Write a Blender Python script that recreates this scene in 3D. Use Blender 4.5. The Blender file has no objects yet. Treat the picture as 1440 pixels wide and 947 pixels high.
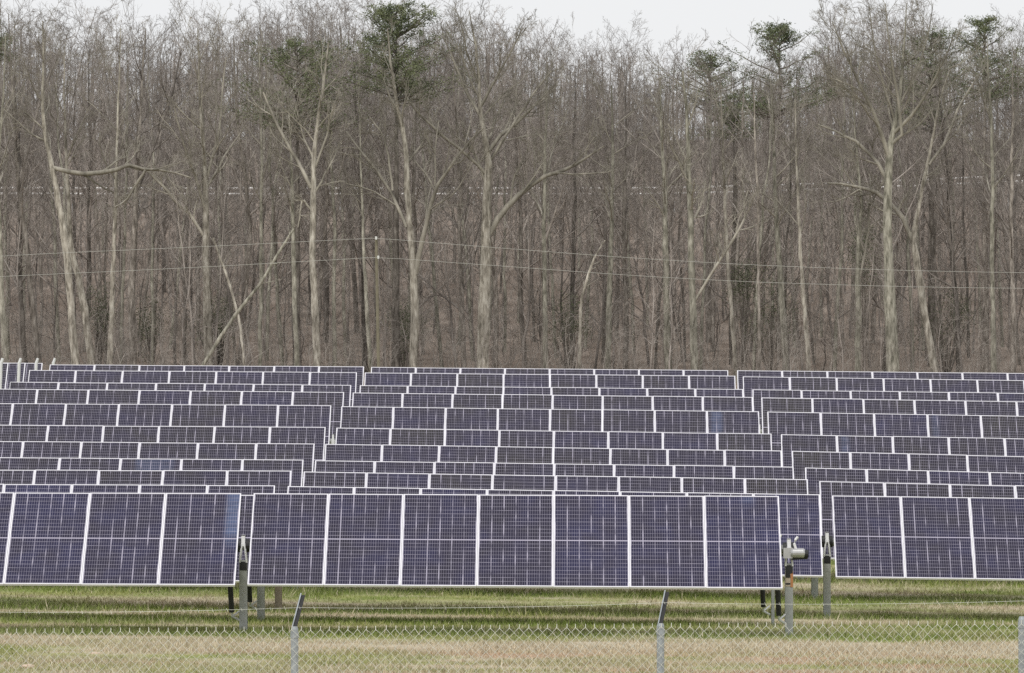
import bpy, math, random
import numpy as np
from mathutils import Matrix, Vector, Quaternion

random.seed(7)
rng = np.random.default_rng(11)
scn = bpy.context.scene
COL = scn.collection

# ------------------------------------------------------------------ camera, sky, sun, exposure
F = 8843.0            # focal length in photograph pixels (a long lens)
HY = 635.0            # horizon row of the photograph
CZ = 4.0              # height of the camera above datum
cam_d = bpy.data.cameras.new('camera')
cam = bpy.data.objects.new('camera', cam_d)
COL.objects.link(cam)
cam.location = (0, 0, CZ)
cam.rotation_euler = (math.radians(90), 0, 0)
cam_d.sensor_fit = 'HORIZONTAL'
cam_d.sensor_width = 36.0
cam_d.lens = 36.0 * F / 1440.0
cam_d.shift_y = (HY - 473.5) / 1440.0
cam_d.clip_start = 1.0
cam_d.clip_end = 6000.0
scn.camera = cam

SUN_EL, SUN_AZ = math.radians(52), math.radians(198)   # high, behind the camera
world = bpy.data.worlds.new('World')
scn.world = world
world.use_nodes = True
wn, wl = world.node_tree.nodes, world.node_tree.links
wn.clear()
sky = wn.new('ShaderNodeTexSky')
sky.sky_type = 'NISHITA'
sky.sun_disc = False
sky.sun_elevation = SUN_EL
sky.sun_rotation = SUN_AZ
sky.air_density = 1.0
sky.dust_density = 2.0
hs = wn.new('ShaderNodeHueSaturation')                  # overcast: hardly any blue left
hs.inputs['Saturation'].default_value = 0.13
mx = wn.new('ShaderNodeMix'); mx.data_type = 'RGBA'       # an even cloud layer over the clear sky
mx.inputs[0].default_value = 0.72
mx.inputs[7].default_value = (6.0, 6.05, 6.15, 1)
bg = wn.new('ShaderNodeBackground')
bg.inputs['Strength'].default_value = 0.13
wo = wn.new('ShaderNodeOutputWorld')
wl.new(sky.outputs[0], hs.inputs['Color'])
wl.new(hs.outputs[0], mx.inputs[6])
wl.new(mx.outputs[2], bg.inputs['Color'])
wl.new(bg.outputs[0], wo.inputs['Surface'])

sun_d = bpy.data.lights.new('sun', 'SUN')
sun_d.energy = 1.3
sun_d.angle = math.radians(24)
sun_d.color = (1.0, 0.97, 0.92)
sun = bpy.data.objects.new('sun', sun_d)
COL.objects.link(sun)
sdir = Vector((math.sin(SUN_AZ) * math.cos(SUN_EL), math.cos(SUN_AZ) * math.cos(SUN_EL), math.sin(SUN_EL)))
sun.rotation_euler = sdir.to_track_quat('Z', 'Y').to_euler()
sun.location = (0, 0, 60)

vs = scn.view_settings
vs.view_transform = 'Standard'
vs.look = 'None'
vs.exposure = 0.25
vs.gamma = 1.0
vs.use_curve_mapping = False
scn.cycles.use_denoising = False
scn.cycles.max_bounces = 5
scn.cycles.diffuse_bounces = 3
scn.cycles.glossy_bounces = 2

# ------------------------------------------------------------------ helpers
def at(px, py, D):
    """A point of the place seen at photograph pixel (px, py), D metres away."""
    return Vector(((px - 720.0) * D / F, D, CZ + (HY - py) * D / F))

def tag(o, label=None, cat=None, group=None, kind=None):
    if label: o['label'] = label
    if cat: o['category'] = cat
    if group: o['group'] = group
    if kind: o['kind'] = kind
    return o

def empty(name, loc):
    o = bpy.data.objects.new(name, None)
    COL.objects.link(o)
    o.location = loc
    o.empty_display_size = 0.3
    return o

def np_mesh(name, V, faces, mat, smooth=False, colors=None):
    """faces: array (N,4) or (N,3)"""
    me = bpy.data.meshes.new(name)
    V = np.asarray(V, dtype=np.float32).reshape(-1, 3)
    faces = np.asarray(faces, dtype=np.int32)
    n, k = faces.shape
    me.vertices.add(len(V)); me.vertices.foreach_set('co', V.ravel())
    me.loops.add(n * k); me.loops.foreach_set('vertex_index', faces.ravel())
    me.polygons.add(n)
    me.polygons.foreach_set('loop_start', np.arange(0, n * k, k, dtype=np.int32))
    if smooth:
        me.polygons.foreach_set('use_smooth', np.ones(n, dtype=bool))
    if colors is not None:
        a = me.color_attributes.new('cover', 'FLOAT_COLOR', 'POINT')
        c = np.ones((len(V), 4), dtype=np.float32); c[:, :3] = colors
        a.data.foreach_set('color', c.ravel())
    me.update(calc_edges=True)
    if mat: me.materials.append(mat)
    return me

def link(name, me, parent=None):
    o = bpy.data.objects.new(name, me)
    COL.objects.link(o)
    if parent is not None: o.parent = parent
    return o

class MB:
    """collects boxes, bars and tubes into ONE mesh"""
    def __init__(s): s.v, s.f = [], []
    def box(s, c, size, M=None):
        b = len(s.v); hx, hy, hz = size[0] / 2, size[1] / 2, size[2] / 2
        for x, y, z in ((-1,-1,-1),(1,-1,-1),(1,1,-1),(-1,1,-1),(-1,-1,1),(1,-1,1),(1,1,1),(-1,1,1)):
            p = Vector((x*hx, y*hy, z*hz))
            if M is not None: p = M @ p
            s.v.append(tuple(p + Vector(c)))
        for q in ((0,3,2,1),(4,5,6,7),(0,1,5,4),(1,2,6,5),(2,3,7,6),(3,0,4,7)):
            s.f.append(tuple(b + i for i in q))
        return s
    def tube(s, pts, rad, n=8, cap=True):
        pts = [Vector(p) for p in pts]
        if not hasattr(rad, '__len__'): rad = [rad] * len(pts)
        b = len(s.v)
        for i, p in enumerate(pts):
            t = (pts[min(i+1, len(pts)-1)] - pts[max(i-1, 0)]).normalized()
            ref = Vector((0, 0, 1)) if abs(t.z) < 0.9 else Vector((1, 0, 0))
            u = t.cross(ref).normalized(); w = t.cross(u)
            for k in range(n):
                a = 2 * math.pi * k / n
                s.v.append(tuple(p + (u * math.cos(a) + w * math.sin(a)) * rad[i]))
        for i in range(len(pts) - 1):
            for k in range(n):
                k2 = (k + 1) % n
                s.f.append((b + i*n + k, b + i*n + k2, b + (i+1)*n + k2, b + (i+1)*n + k))
        if cap:
            s.f.append(tuple(b + k for k in range(n)))
            e = b + (len(pts) - 1) * n
            s.f.append(tuple(e + n - 1 - k for k in range(n)))
        return s
    def mesh(s, name, mat, bevel=0.0):
        me = bpy.data.meshes.new(name)
        me.from_pydata(s.v, [], s.f); me.update()
        if mat: me.materials.append(mat)
        return me
    def build(s, name, mat, parent=None, bevel=0.0):
        o = link(name, s.mesh(name, mat), parent)
        if bevel:
            m = o.modifiers.new('bevel', 'BEVEL'); m.width = bevel; m.segments = 2; m.limit_method = 'ANGLE'
        return o

# ------------------------------------------------------------------ materials
def new_mat(name):
    m = bpy.data.materials.new(name); m.use_nodes = True
    nt = m.node_tree
    return m, nt.nodes, nt.links, nt.nodes['Principled BSDF']

def math_node(N, L, op, a, b=None, c=None):
    n = N.new('ShaderNodeMath'); n.operation = op
    for i, v in enumerate((a, b, c)):
        if v is None: continue
        if isinstance(v, (int, float)): n.inputs[i].default_value = v
        else: L.new(v, n.inputs[i])
    return n.outputs[0]

def mix_col(N, L, fac, a, b):
    n = N.new('ShaderNodeMix'); n.data_type = 'RGBA'
    if isinstance(fac, (int, float)): n.inputs[0].default_value = fac
    else: L.new(fac, n.inputs[0])
    for i, v in ((6, a), (7, b)):
        if isinstance(v, tuple): n.inputs[i].default_value = (*v, 1)
        else: L.new(v, n.inputs[i])
    return n.outputs[2]

def noise(N, L, vec, scale, detail=3.0, rough=0.55):
    n = N.new('ShaderNodeTexNoise')
    n.inputs['Scale'].default_value = scale; n.inputs['Detail'].default_value = detail
    n.inputs['Roughness'].default_value = rough
    if vec is not None: L.new(vec, n.inputs['Vector'])
    return n.outputs[0]

def ramp(N, L, fac, stops):
    r = N.new('ShaderNodeValToRGB')
    e = r.color_ramp.elements
    e[0].position, e[0].color = stops[0][0], (*stops[0][1], 1)
    e[1].position, e[1].color = stops[-1][0], (*stops[-1][1], 1)
    for p, c in stops[1:-1]:
        x = e.new(p); x.color = (*c, 1)
    L.new(fac, r.inputs[0])
    return r.outputs[0]

def metal_mat(name, col, rough=0.45, metallic=0.0, var=0.12, scale=6.0):
    m, N, L, P = new_mat(name)
    tc = N.new('ShaderNodeTexCoord')
    f = noise(N, L, tc.outputs['Object'], scale, 4)
    a = tuple(c * (1 - var) for c in col); b = tuple(min(1, c * (1 + var)) for c in col)
    L.new(ramp(N, L, f, [(0.3, a), (0.7, b)]), P.inputs['Base Color'])
    P.inputs['Roughness'].default_value = rough
    P.inputs['Metallic'].default_value = metallic
    return m

def bark_mat(name, dark, mid, pale, scale=3.0, random_amt=0.35):
    m, N, L, P = new_mat(name)
    tc = N.new('ShaderNodeTexCoord')
    mp = N.new('ShaderNodeMapping'); mp.inputs['Scale'].default_value = (1, 1, 0.25)
    L.new(tc.outputs['Object'], mp.inputs['Vector'])
    f = noise(N, L, mp.outputs[0], scale, 5, 0.65)
    c = ramp(N, L, f, [(0.36, dark), (0.5, mid), (0.65, pale)])
    oi = N.new('ShaderNodeObjectInfo')
    h = N.new('ShaderNodeHueSaturation')
    L.new(c, h.inputs['Color'])
    v = math_node(N, L, 'MULTIPLY_ADD', oi.outputs['Random'], 2 * random_amt, 1 - random_amt)
    blot = noise(N, L, mp.outputs[0], 2.3, 3, 0.6)          # lichen and stains in broad patches
    bl = N.new('ShaderNodeMapRange'); L.new(blot, bl.inputs[0])
    bl.inputs[1].default_value = 0.34; bl.inputs[2].default_value = 0.66; bl.inputs[3].default_value = 0.72; bl.inputs[4].default_value = 1.22
    v = math_node(N, L, 'MULTIPLY', v, bl.outputs[0])
    sz = N.new('ShaderNodeSeparateXYZ'); L.new(tc.outputs['Object'], sz.inputs[0])   # shading of the upper limbs, put into the bark colour by height
    up_shade = N.new('ShaderNodeMapRange'); L.new(sz.outputs[2], up_shade.inputs[0])
    up_shade.inputs[1].default_value = 6.0; up_shade.inputs[2].default_value = 12.0; up_shade.inputs[3].default_value = 1.0; up_shade.inputs[4].default_value = 0.90
    v = math_node(N, L, 'MULTIPLY', v, up_shade.outputs[0])
    L.new(v, h.inputs['Value'])
    L.new(h.outputs[0], P.inputs['Base Color'])
    P.inputs['Roughness'].default_value = 0.9
    P.inputs['Specular IOR Level'].default_value = 0.15
    return m

def attr_mat(name, transl=0.0, rough=0.9):
    m, N, L, P = new_mat(name)
    a = N.new('ShaderNodeAttribute'); a.attribute_name = 'cover'
    tc = N.new('ShaderNodeTexCoord')
    f = noise(N, L, tc.outputs['Object'], 9.0, 4)
    h = N.new('ShaderNodeHueSaturation')
    L.new(a.outputs['Color'], h.inputs['Color'])
    L.new(math_node(N, L, 'MULTIPLY_ADD', f, 0.7, 0.65), h.inputs['Value'])
    L.new(h.outputs[0], P.inputs['Base Color'])
    P.inputs['Roughness'].default_value = rough
    P.inputs['Specular IOR Level'].default_value = 0.1
    return m

M_frame = metal_mat('anodised_frame', (0.80, 0.79, 0.83), 0.42, 0.0, 0.04, 3)
M_galv = metal_mat('galvanised_steel', (0.36, 0.37, 0.365), 0.55, 0.15, 0.16, 14)
M_white = metal_mat('pale_bracket', (0.72, 0.72, 0.73), 0.4, 0.0, 0.08, 9)
M_dark = metal_mat('black_rubber', (0.012, 0.012, 0.013), 0.55, 0.0, 0.2, 9)
M_motor = metal_mat('cast_aluminium', (0.46, 0.46, 0.46), 0.35, 0.5, 0.1, 9)
M_orange = metal_mat('orange_sticker', (0.46, 0.20, 0.08), 0.6, 0, 0.1, 9)
M_pale_label = metal_mat('pale_label', (0.50, 0.42, 0.33), 0.6, 0, 0.1, 9)
M_rust = metal_mat('browned_post', (0.30, 0.25, 0.20), 0.7, 0.0, 0.14, 9)
M_mesh = metal_mat('fence_wire', (0.74, 0.76, 0.69), 0.5, 0.0, 0.12, 5)
M_fpost = metal_mat('fence_post_metal', (0.33, 0.36, 0.38), 0.5, 0.2, 0.18, 11)
M_pole = metal_mat('weathered_pole', (0.19, 0.168, 0.125), 0.85, 0, 0.2, 3)
M_wire = metal_mat('overhead_wire', (0.46, 0.45, 0.43), 0.5, 0.0, 0.05, 1)
M_rail = metal_mat('pale_rail', (0.82, 0.81, 0.79), 0.6, 0.0, 0.1, 2)

# bark colours
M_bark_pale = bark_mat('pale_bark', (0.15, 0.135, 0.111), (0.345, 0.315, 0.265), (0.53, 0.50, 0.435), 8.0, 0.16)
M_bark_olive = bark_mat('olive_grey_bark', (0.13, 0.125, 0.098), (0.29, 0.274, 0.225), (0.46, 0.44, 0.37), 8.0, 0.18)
M_bark = bark_mat('brown_grey_bark', (0.092, 0.080, 0.068), (0.205, 0.182, 0.158), (0.36, 0.327, 0.29), 7.0, 0.50)
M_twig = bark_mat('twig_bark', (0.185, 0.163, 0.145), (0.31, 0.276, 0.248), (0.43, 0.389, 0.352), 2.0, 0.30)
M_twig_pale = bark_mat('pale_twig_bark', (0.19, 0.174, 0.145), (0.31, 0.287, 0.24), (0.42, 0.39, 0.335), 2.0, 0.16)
M_thicket = bark_mat('thicket_bark', (0.18, 0.162, 0.143), (0.31, 0.281, 0.25), (0.43, 0.392, 0.352), 0.6, 0.2)

def leaf_mat(name, a, b):
    m, N, L, P = new_mat(name)
    tc = N.new('ShaderNodeTexCoord')
    f = noise(N, L, tc.outputs['Object'], 1.6, 4)
    L.new(ramp(N, L, f, [(0.35, a), (0.68, b)]), P.inputs['Base Color'])
    P.inputs['Roughness'].default_value = 0.7
    P.inputs['Specular IOR Level'].default_value = 0.2
    return m
M_needle = leaf_mat('pine_needles', (0.075, 0.095, 0.050), (0.215, 0.235, 0.125))
M_holly = leaf_mat('evergreen_leaves', (0.055, 0.068, 0.038), (0.125, 0.140, 0.075))

def panel_mat(patch=None):
    m, N, L, P = new_mat('solar_cells')
    uv = N.new('ShaderNodeUVMap'); uv.uv_map = 'UVMap'
    sep = N.new('ShaderNodeSeparateXYZ'); L.new(uv.outputs[0], sep.inputs[0])
    u, v = sep.outputs[0], sep.outputs[1]
    oi = N.new('ShaderNodeObjectInfo'); rnd = oi.outputs['Random']
    sc_ = N.new('ShaderNodeSeparateColor'); L.new(oi.outputs['Color'], sc_.inputs[0]); tone = sc_.outputs[0]
    def lines(coord, count, half):          # 1 on a line, count lines per unit, half width as part of the period
        x = math_node(N, L, 'FRACT', math_node(N, L, 'MULTIPLY', coord, float(count)))
        d = math_node(N, L, 'ABSOLUTE', math_node(N, L, 'SUBTRACT', x, 0.5))
        return math_node(N, L, 'GREATER_THAN', d, 0.5 - half)
    col_gap = lines(u, 6, 0.052)            # gaps between the six cell columns
    row_gap = lines(v, 24, 0.040)           # gaps between the half cells
    bus = lines(u, 30, 0.075)               # ribbons
    mid = math_node(N, L, 'LESS_THAN', math_node(N, L, 'ABSOLUTE', math_node(N, L, 'SUBTRACT', v, 0.5)), 0.0055)
    # ribbons and gaps of uneven brightness along the module
    cx = N.new('ShaderNodeCombineXYZ')
    L.new(math_node(N, L, 'MULTIPLY', u, 6.0), cx.inputs[0])
    L.new(math_node(N, L, 'MULTIPLY', v, 3.2), cx.inputs[1])
    L.new(math_node(N, L, 'MULTIPLY', rnd, 77.0), cx.inputs[2])
    streak = noise(N, L, cx.outputs[0], 1.7, 2, 0.5)
    st = N.new('ShaderNodeMapRange'); L.new(streak, st.inputs[0])
    st.inputs[1].default_value = 0.38; st.inputs[2].default_value = 0.62
    st.inputs[3].default_value = 0.10; st.inputs[4].default_value = 0.80
    cy = N.new('ShaderNodeCombineXYZ')
    L.new(math_node(N, L, 'MULTIPLY', u, 2.0), cy.inputs[0])
    L.new(math_node(N, L, 'MULTIPLY', v, 12.0), cy.inputs[1])
    L.new(math_node(N, L, 'MULTIPLY', rnd, 31.0), cy.inputs[2])
    streak2 = noise(N, L, cy.outputs[0], 1.5, 2, 0.5)
    rg = math_node(N, L, 'MULTIPLY', row_gap, math_node(N, L, 'MULTIPLY_ADD', streak2, 1.4, -0.12))
    cg = math_node(N, L, 'MULTIPLY', col_gap, st.outputs[0])
    bg_ = math_node(N, L, 'MULTIPLY', bus, 0.38)
    lm = math_node(N, L, 'MAXIMUM', math_node(N, L, 'MAXIMUM', cg, bg_), math_node(N, L, 'MAXIMUM', rg, mid))
    lm = math_node(N, L, 'MINIMUM', lm, 1.0)
    # cell tint: module to module, and cloudy within one
    cz = N.new('ShaderNodeCombineXYZ')
    L.new(u, cz.inputs[0]); L.new(math_node(N, L, 'MULTIPLY', v, 2.0), cz.inputs[1])
    L.new(math_node(N, L, 'MULTIPLY', rnd, 53.0), cz.inputs[2])
    cloud = noise(N, L, cz.outputs[0], 2.2, 3)
    t = math_node(N, L, 'ADD', math_node(N, L, 'MULTIPLY', tone, 0.60), math_node(N, L, 'MULTIPLY', cloud, 0.60))
    cell = ramp(N, L, t, [(0.30, (0.027, 0.024, 0.023)), (0.46, (0.021, 0.018, 0.028)), (0.64, (0.021, 0.018, 0.041)), (0.90, (0.022, 0.023, 0.075))])
    if patch:                                # a module with a soft edged bluish patch
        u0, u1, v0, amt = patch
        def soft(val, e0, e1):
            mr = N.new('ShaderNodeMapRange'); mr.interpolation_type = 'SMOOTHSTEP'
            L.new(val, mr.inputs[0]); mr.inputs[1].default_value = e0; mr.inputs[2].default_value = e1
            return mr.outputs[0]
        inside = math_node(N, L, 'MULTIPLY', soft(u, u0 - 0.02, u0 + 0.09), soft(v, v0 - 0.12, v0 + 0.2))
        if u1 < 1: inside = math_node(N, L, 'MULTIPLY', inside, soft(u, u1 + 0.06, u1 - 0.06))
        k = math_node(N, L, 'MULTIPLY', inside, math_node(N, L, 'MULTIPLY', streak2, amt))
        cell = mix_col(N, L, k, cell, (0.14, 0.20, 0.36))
    L.new(mix_col(N, L, lm, cell, (0.42, 0.395, 0.48)), P.inputs['Base Color'])
    P.inputs['Roughness'].default_value = 0.30
    P.inputs['IOR'].default_value = 1.28
    return m
M_cells = panel_mat()
M_back = metal_mat('backsheet', (0.62, 0.62, 0.62), 0.7, 0, 0.05, 2)

# ------------------------------------------------------------------ the rows of solar tables: where they stand
# per row: distance of the upper edge, and per column (x0, y0, x1, y1, panels) of the upper edge
TILT = math.radians(37)
PL, PW, PT = 2.278, 1.134, 0.035
def rowD(i): return 108.7 + 6.0 * (i - 2)
ROWS = {
 1.0: (96.8,  (( -86, 692.3,  339.5, 694.0, 4), (356.5, 693.6, 1095.5, 698.2, 7), None)),
 1.5: (102.7, ((-139, 695.2,  364, 696.2, 5), (381, 696.8, 1073, 698.8, 7), None)),
 2.0: (rowD(2),  ((-184, 679.9, 387, 682.7, 6), (404.5, 683.9, 1153, 695.7, 8), (1170, 697.0, 1556, 702.3, 4))),
 3.0: (rowD(3),  ((-131, 660.2, 410, 662.4, 6), (427, 663.4, 1136, 674.2, 8), (1152, 677.0, 1519, 685.0, 4))),
 4.0: (rowD(4),  ((-87, 642.6, 427, 646.7, 6), (443, 647.5, 1116, 656.7, 8), (1132, 657.6, 1478, 666.0, 4))),
 5.0: (rowD(5),  ((-131, 619.7, 442.5, 624.3, 7), (457.5, 624.5, 1099, 634.1, 8), (1113.5, 634.6, 1524, 643.8, 5))),
 6.0: (rowD(6),  ((-88, 597.3, 458, 601.0, 7), (473, 601.7, 1085, 610.2, 8), (1098, 611.0, 1491, 617.9, 5))),
 7.0: (rowD(7),  ((-131, 566.5, 466, 570.3, 8), (480, 571.7, 1067.5, 578.9, 8), (1079, 579.2, 1454, 585.5, 5))),
 8.0: (rowD(8),  ((-91, 546.3, 484, 551.6, 8), (496, 552.2, 1058.5, 558.9, 8), (1070.5, 559.3, 1501, 565.7, 6))),
 9.0: (rowD(9),  ((14, 537.3, 494, 541.6, 7), (506, 542.0, 1045, 547.4, 8), (1058, 548.0, 1472, 553.5, 6))),
 10.0: (rowD(10), ((41, 520.6, 502, 523.8, 7), (513, 524.2, 1034, 529.0, 8), (1044.5, 529.6, 1440, 535.0, 6))),
 11.0: (rowD(11), ((70, 512.8, 512, 516.0, 7), (522, 516.6, 1024, 520.9, 8), (1036.5, 521.1, 1480, 525.6, 7))),
}
MOUNT = 2.13           # upper edge above the ground
# ground under each row at three picture columns
_kD, _kz = [], []
def _zline(pts, D, x):
    xs = [p[0] for p in pts]; zs = [CZ + (HY - p[1]) * D / F for p in pts]
    return np.interp(x, xs, zs)
for r in (1.0, 2.0, 3.0, 4.0, 5.0, 6.0, 7.0, 8.0, 9.0, 10.0, 11.0):
    D, cols = ROWS[r]
    pts = []
    for c in cols:
        if c: pts += [(c[0], c[1]), (c[2], c[3])]
    if r == 1.0: pts.append((1556, 701.0))
    A = np.array(pts); co = np.polyfit((A[:, 0] - 720), CZ + (HY - A[:, 1]) * D / F, 1)
    xs = np.array([-8.0, 0.0, 8.0]) * F / D
    _kD.append(D - 0.9); _kz.append(np.polyval(co, xs) - MOUNT)
pre = [(-400, -2.0), (0, -2.0), (30, -3.2), (52, -3.55), (70, -3.2), (84, -2.93), (91, -2.83)]
post = [(172, 0.25), (190, 0.8), (215, 1.6), (240, 2.4), (256, 2.8), (272, 3.2), (300, 5.8), (330, 10.6), (348, 13.2), (358, 13.6), (378, 15.0), (410, 16.4), (470, 22.5), (540, 27.0), (700, 27.0), (1200, 20.0), (5000, 20.0)]
tilt0 = (_kz[0][2] - _kz[0][0]) / 16.0
for d, z in reversed(pre):
    s = tilt0 if d > 40 else 0.0
    _kD.insert(0, d); _kz.insert(0, np.array([z - 8 * s, z, z + 8 * s]) + np.array([CZ] * 3))
for d, z in post:
    _kD.append(d); s = -0.012 if d < 300 else 0.0
    _kz.append(np.array([z - 8 * s, z, z + 8 * s]) + CZ)
_kD = np.array(_kD); _kz = np.array(_kz)
_fine = np.concatenate([np.arange(-400, 60, 4.0), np.arange(60, 420, 0.5), np.arange(420, 5000, 20.0)])
_prof = np.stack([np.interp(_fine, _kD, _kz[:, k]) for k in range(3)], 1)
_a, _b = np.searchsorted(_fine, 66), np.searchsorted(_fine, 410)
ker = np.hanning(11); ker /= ker.sum()
for k in range(3):
    sm = np.convolve(_prof[:, k], ker, 'same'); _prof[_a:_b, k] = sm[_a:_b]
def ground_z(x, y):
    x = np.asarray(x, float); y = np.asarray(y, float)
    zl = np.interp(y, _fine, _prof[:, 0]); zm = np.interp(y, _fine, _prof[:, 1]); zr = np.interp(y, _fine, _prof[:, 2])
    t = np.clip(x / 8.0, -4, 4)
    return zm + np.where(t < 0, (zm - zl) * t, (zr - zm) * t)

def vnoise(x, y, seed):
    """smooth value noise, numpy"""
    x = np.asarray(x, float); y = np.asarray(y, float)
    xi = np.floor(x).astype(np.int64); yi = np.floor(y).astype(np.int64)
    fx, fy = x - xi, y - yi
    fx = fx * fx * (3 - 2 * fx); fy = fy * fy * (3 - 2 * fy)
    def h(a, b):
        n = (a * 374761393 + b * 668265263 + seed * 974634777) & 0x7fffffff
        n = ((n ^ (n >> 13)) * 1274126177) & 0x7fffffff
        return ((n ^ (n >> 16)) & 0xffff) / 65535.0
    return (h(xi, yi) * (1 - fx) + h(xi + 1, yi) * fx) * (1 - fy) + (h(xi, yi + 1) * (1 - fx) + h(xi + 1, yi + 1) * fx) * fy

ROW_AXES = np.array([ROWS[r][0] - 0.9 for r in sorted(ROWS)])
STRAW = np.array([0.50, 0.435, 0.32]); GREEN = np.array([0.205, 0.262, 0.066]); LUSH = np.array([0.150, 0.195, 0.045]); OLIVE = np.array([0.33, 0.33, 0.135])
SOIL = np.array([0.45, 0.315, 0.215]); LITTER = np.array([0.180, 0.140, 0.112]); LITTER2 = np.array([0.32, 0.265, 0.222])
def cover(x, y):
    """own colour of the ground cover: lush strips under the tables, dry mown strips between, bare soil near the fence"""
    x = np.asarray(x, float); y = np.asarray(y, float)
    n1 = vnoise(x * 0.35 + 3, y * 1.1, 1); n2 = vnoise(x * 1.3, y * 2.6, 2); n3 = vnoise(x * 0.16, y * 0.9 + 9, 3); n4 = vnoise(x * 5, y * 7, 4)
    n5 = vnoise(x * 0.55, y * 0.8 + 40, 5); n6 = vnoise(x * 0.22 + 7, y * 0.45, 6)
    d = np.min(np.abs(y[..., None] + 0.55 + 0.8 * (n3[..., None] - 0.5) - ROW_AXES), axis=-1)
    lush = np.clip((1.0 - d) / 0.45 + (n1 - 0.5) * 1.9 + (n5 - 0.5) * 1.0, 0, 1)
    dry = np.clip((n1 * 0.75 + n2 * 0.35 + n4 * 0.3 + n6 * 0.4 - 0.80) * 3.0, 0, 1)
    dry = np.maximum(dry, np.clip(1.0 - np.abs(d - 2.35 + (n5 - 0.5) * 0.8) / 0.75, 0, 1) * np.clip(0.25 + n1 * 1.3 - 0.2 + (n4 - 0.5) * 0.6, 0, 1))
    near = np.clip((94.2 - y) / 1.2 + (n1 - 0.5) * 1.2, 0, 1)         # mown dry verge in front of the first row
    band = np.exp(-((y - 91.2 - 1.2 * (n3 - 0.5)) / 1.3) ** 2)
    dry = np.maximum(dry, near * np.clip(0.02 + 0.75 * band + (n5 * 1.1 + n4 * 0.5 + n2 * 0.5 - 0.72) * 1.4, 0, 1))
    gr = OLIVE + (GREEN - OLIVE) * np.clip(n2 * 1.2 + n5 * 0.6 - 0.3, 0, 1)[..., None]
    c = gr + (STRAW - gr) * dry[..., None]
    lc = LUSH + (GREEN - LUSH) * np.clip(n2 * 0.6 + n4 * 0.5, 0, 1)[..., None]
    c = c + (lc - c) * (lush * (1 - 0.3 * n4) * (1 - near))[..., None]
    soil = np.clip((n3 * 0.6 + n2 * 0.35 + n5 * 0.35 - 0.68) * 5, 0, 1) * np.clip((90.0 - y) / 2 + (n1 - 0.5), 0, 1)
    soil = np.maximum(soil, np.clip((n3 * 0.6 + n5 * 0.6 - 0.80) * 5, 0, 1) * np.exp(-((y - 94.8) / 0.9) ** 2))
    c = c + (SOIL - c) * (soil * (0.55 + 0.4 * n4))[..., None]
    wood = np.clip((y - 236) / 10 + (n1 - 0.5), 0, 1)
    lit = LITTER + (LITTER2 - LITTER) * np.clip(n2 * 1.3 - 0.15 + (n4 - 0.5) * 0.5, 0, 1)[..., None]
    return c + (lit - c) * wood[..., None]

# ------------------------------------------------------------------ the ground
gx = np.unique(np.concatenate([np.linspace(-3000, -120, 12), np.linspace(-120, -16, 30), np.linspace(-16, 16, 129), np.linspace(16, 120, 30), np.linspace(120, 3000, 12)]))
gy = np.unique(np.concatenate([np.linspace(-400, 60, 24), np.linspace(60, 78, 13), np.linspace(78, 170, 369), np.linspace(170, 250, 81), np.linspace(250, 450, 161), np.linspace(450, 1000, 24), np.linspace(1000, 4800, 12)]))
X, Y = np.meshgrid(gx, gy, indexing='ij')
Z = ground_z(X, Y) + 0.05 * (vnoise(X * 0.8, Y * 0.8, 8) - 0.5) * (Y > 60)
nx, ny = X.shape
idx = np.arange(nx * ny).reshape(nx, ny)
quads = np.stack([idx[:-1, :-1], idx[1:, :-1], idx[1:, 1:], idx[:-1, 1:]], -1).reshape(-1, 4)
M_ground = attr_mat('ground_cover')
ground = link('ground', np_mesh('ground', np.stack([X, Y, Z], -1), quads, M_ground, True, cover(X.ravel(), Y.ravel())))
tag(ground, 'grassy field rising gently to a leaf strewn wooded slope', 'ground', kind='structure')

# grass blades: the strip of field that the camera looks into
NB = 420000
by = 79 + (131 - 79) * rng.random(NB) ** 1.25
bx = (rng.random(NB) * 2 - 1) * (0.0845 * by + 1.2)
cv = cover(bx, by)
gd = np.min(np.abs(by[:, None] + 0.25 - ROW_AXES), axis=1)
tall = np.clip((1.3 - gd) / 0.6, 0, 1)
hgt = (0.035 + 0.05 * rng.random(NB) + 0.08 * tall * rng.random(NB)) * (0.6 + 0.8 * vnoise(bx * 1.1, by * 1.1, 21))
hgt *= np.where(rng.random(NB) > 0.995, 2.2, 1.0)
ang = rng.random(NB) * 2 * np.pi
wd = 0.004 + 0.007 * rng.random(NB)
bz = ground_z(bx, by) - 0.01
lean = rng.normal(0, 0.45, (NB, 2)) * hgt[:, None]
V = np.zeros((NB, 3, 3))
V[:, 0] = np.stack([bx - np.cos(ang) * wd, by - np.sin(ang) * wd, bz], -1)
V[:, 1] = np.stack([bx + np.cos(ang) * wd, by + np.sin(ang) * wd, bz], -1)
V[:, 2] = np.stack([bx + lean[:, 0], by + lean[:, 1], bz + hgt], -1)
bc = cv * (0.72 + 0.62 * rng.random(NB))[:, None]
dryb = rng.random(NB) < 0.10
bc[dryb] = STRAW * (0.8 + 0.6 * rng.random(dryb.sum()))[:, None]
M_grass = attr_mat('grass_blades')
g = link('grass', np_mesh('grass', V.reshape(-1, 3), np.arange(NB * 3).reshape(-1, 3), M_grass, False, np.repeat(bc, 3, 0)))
tag(g, 'patchy green and straw coloured grass below the solar panels', 'grass', kind='stuff')

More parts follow.
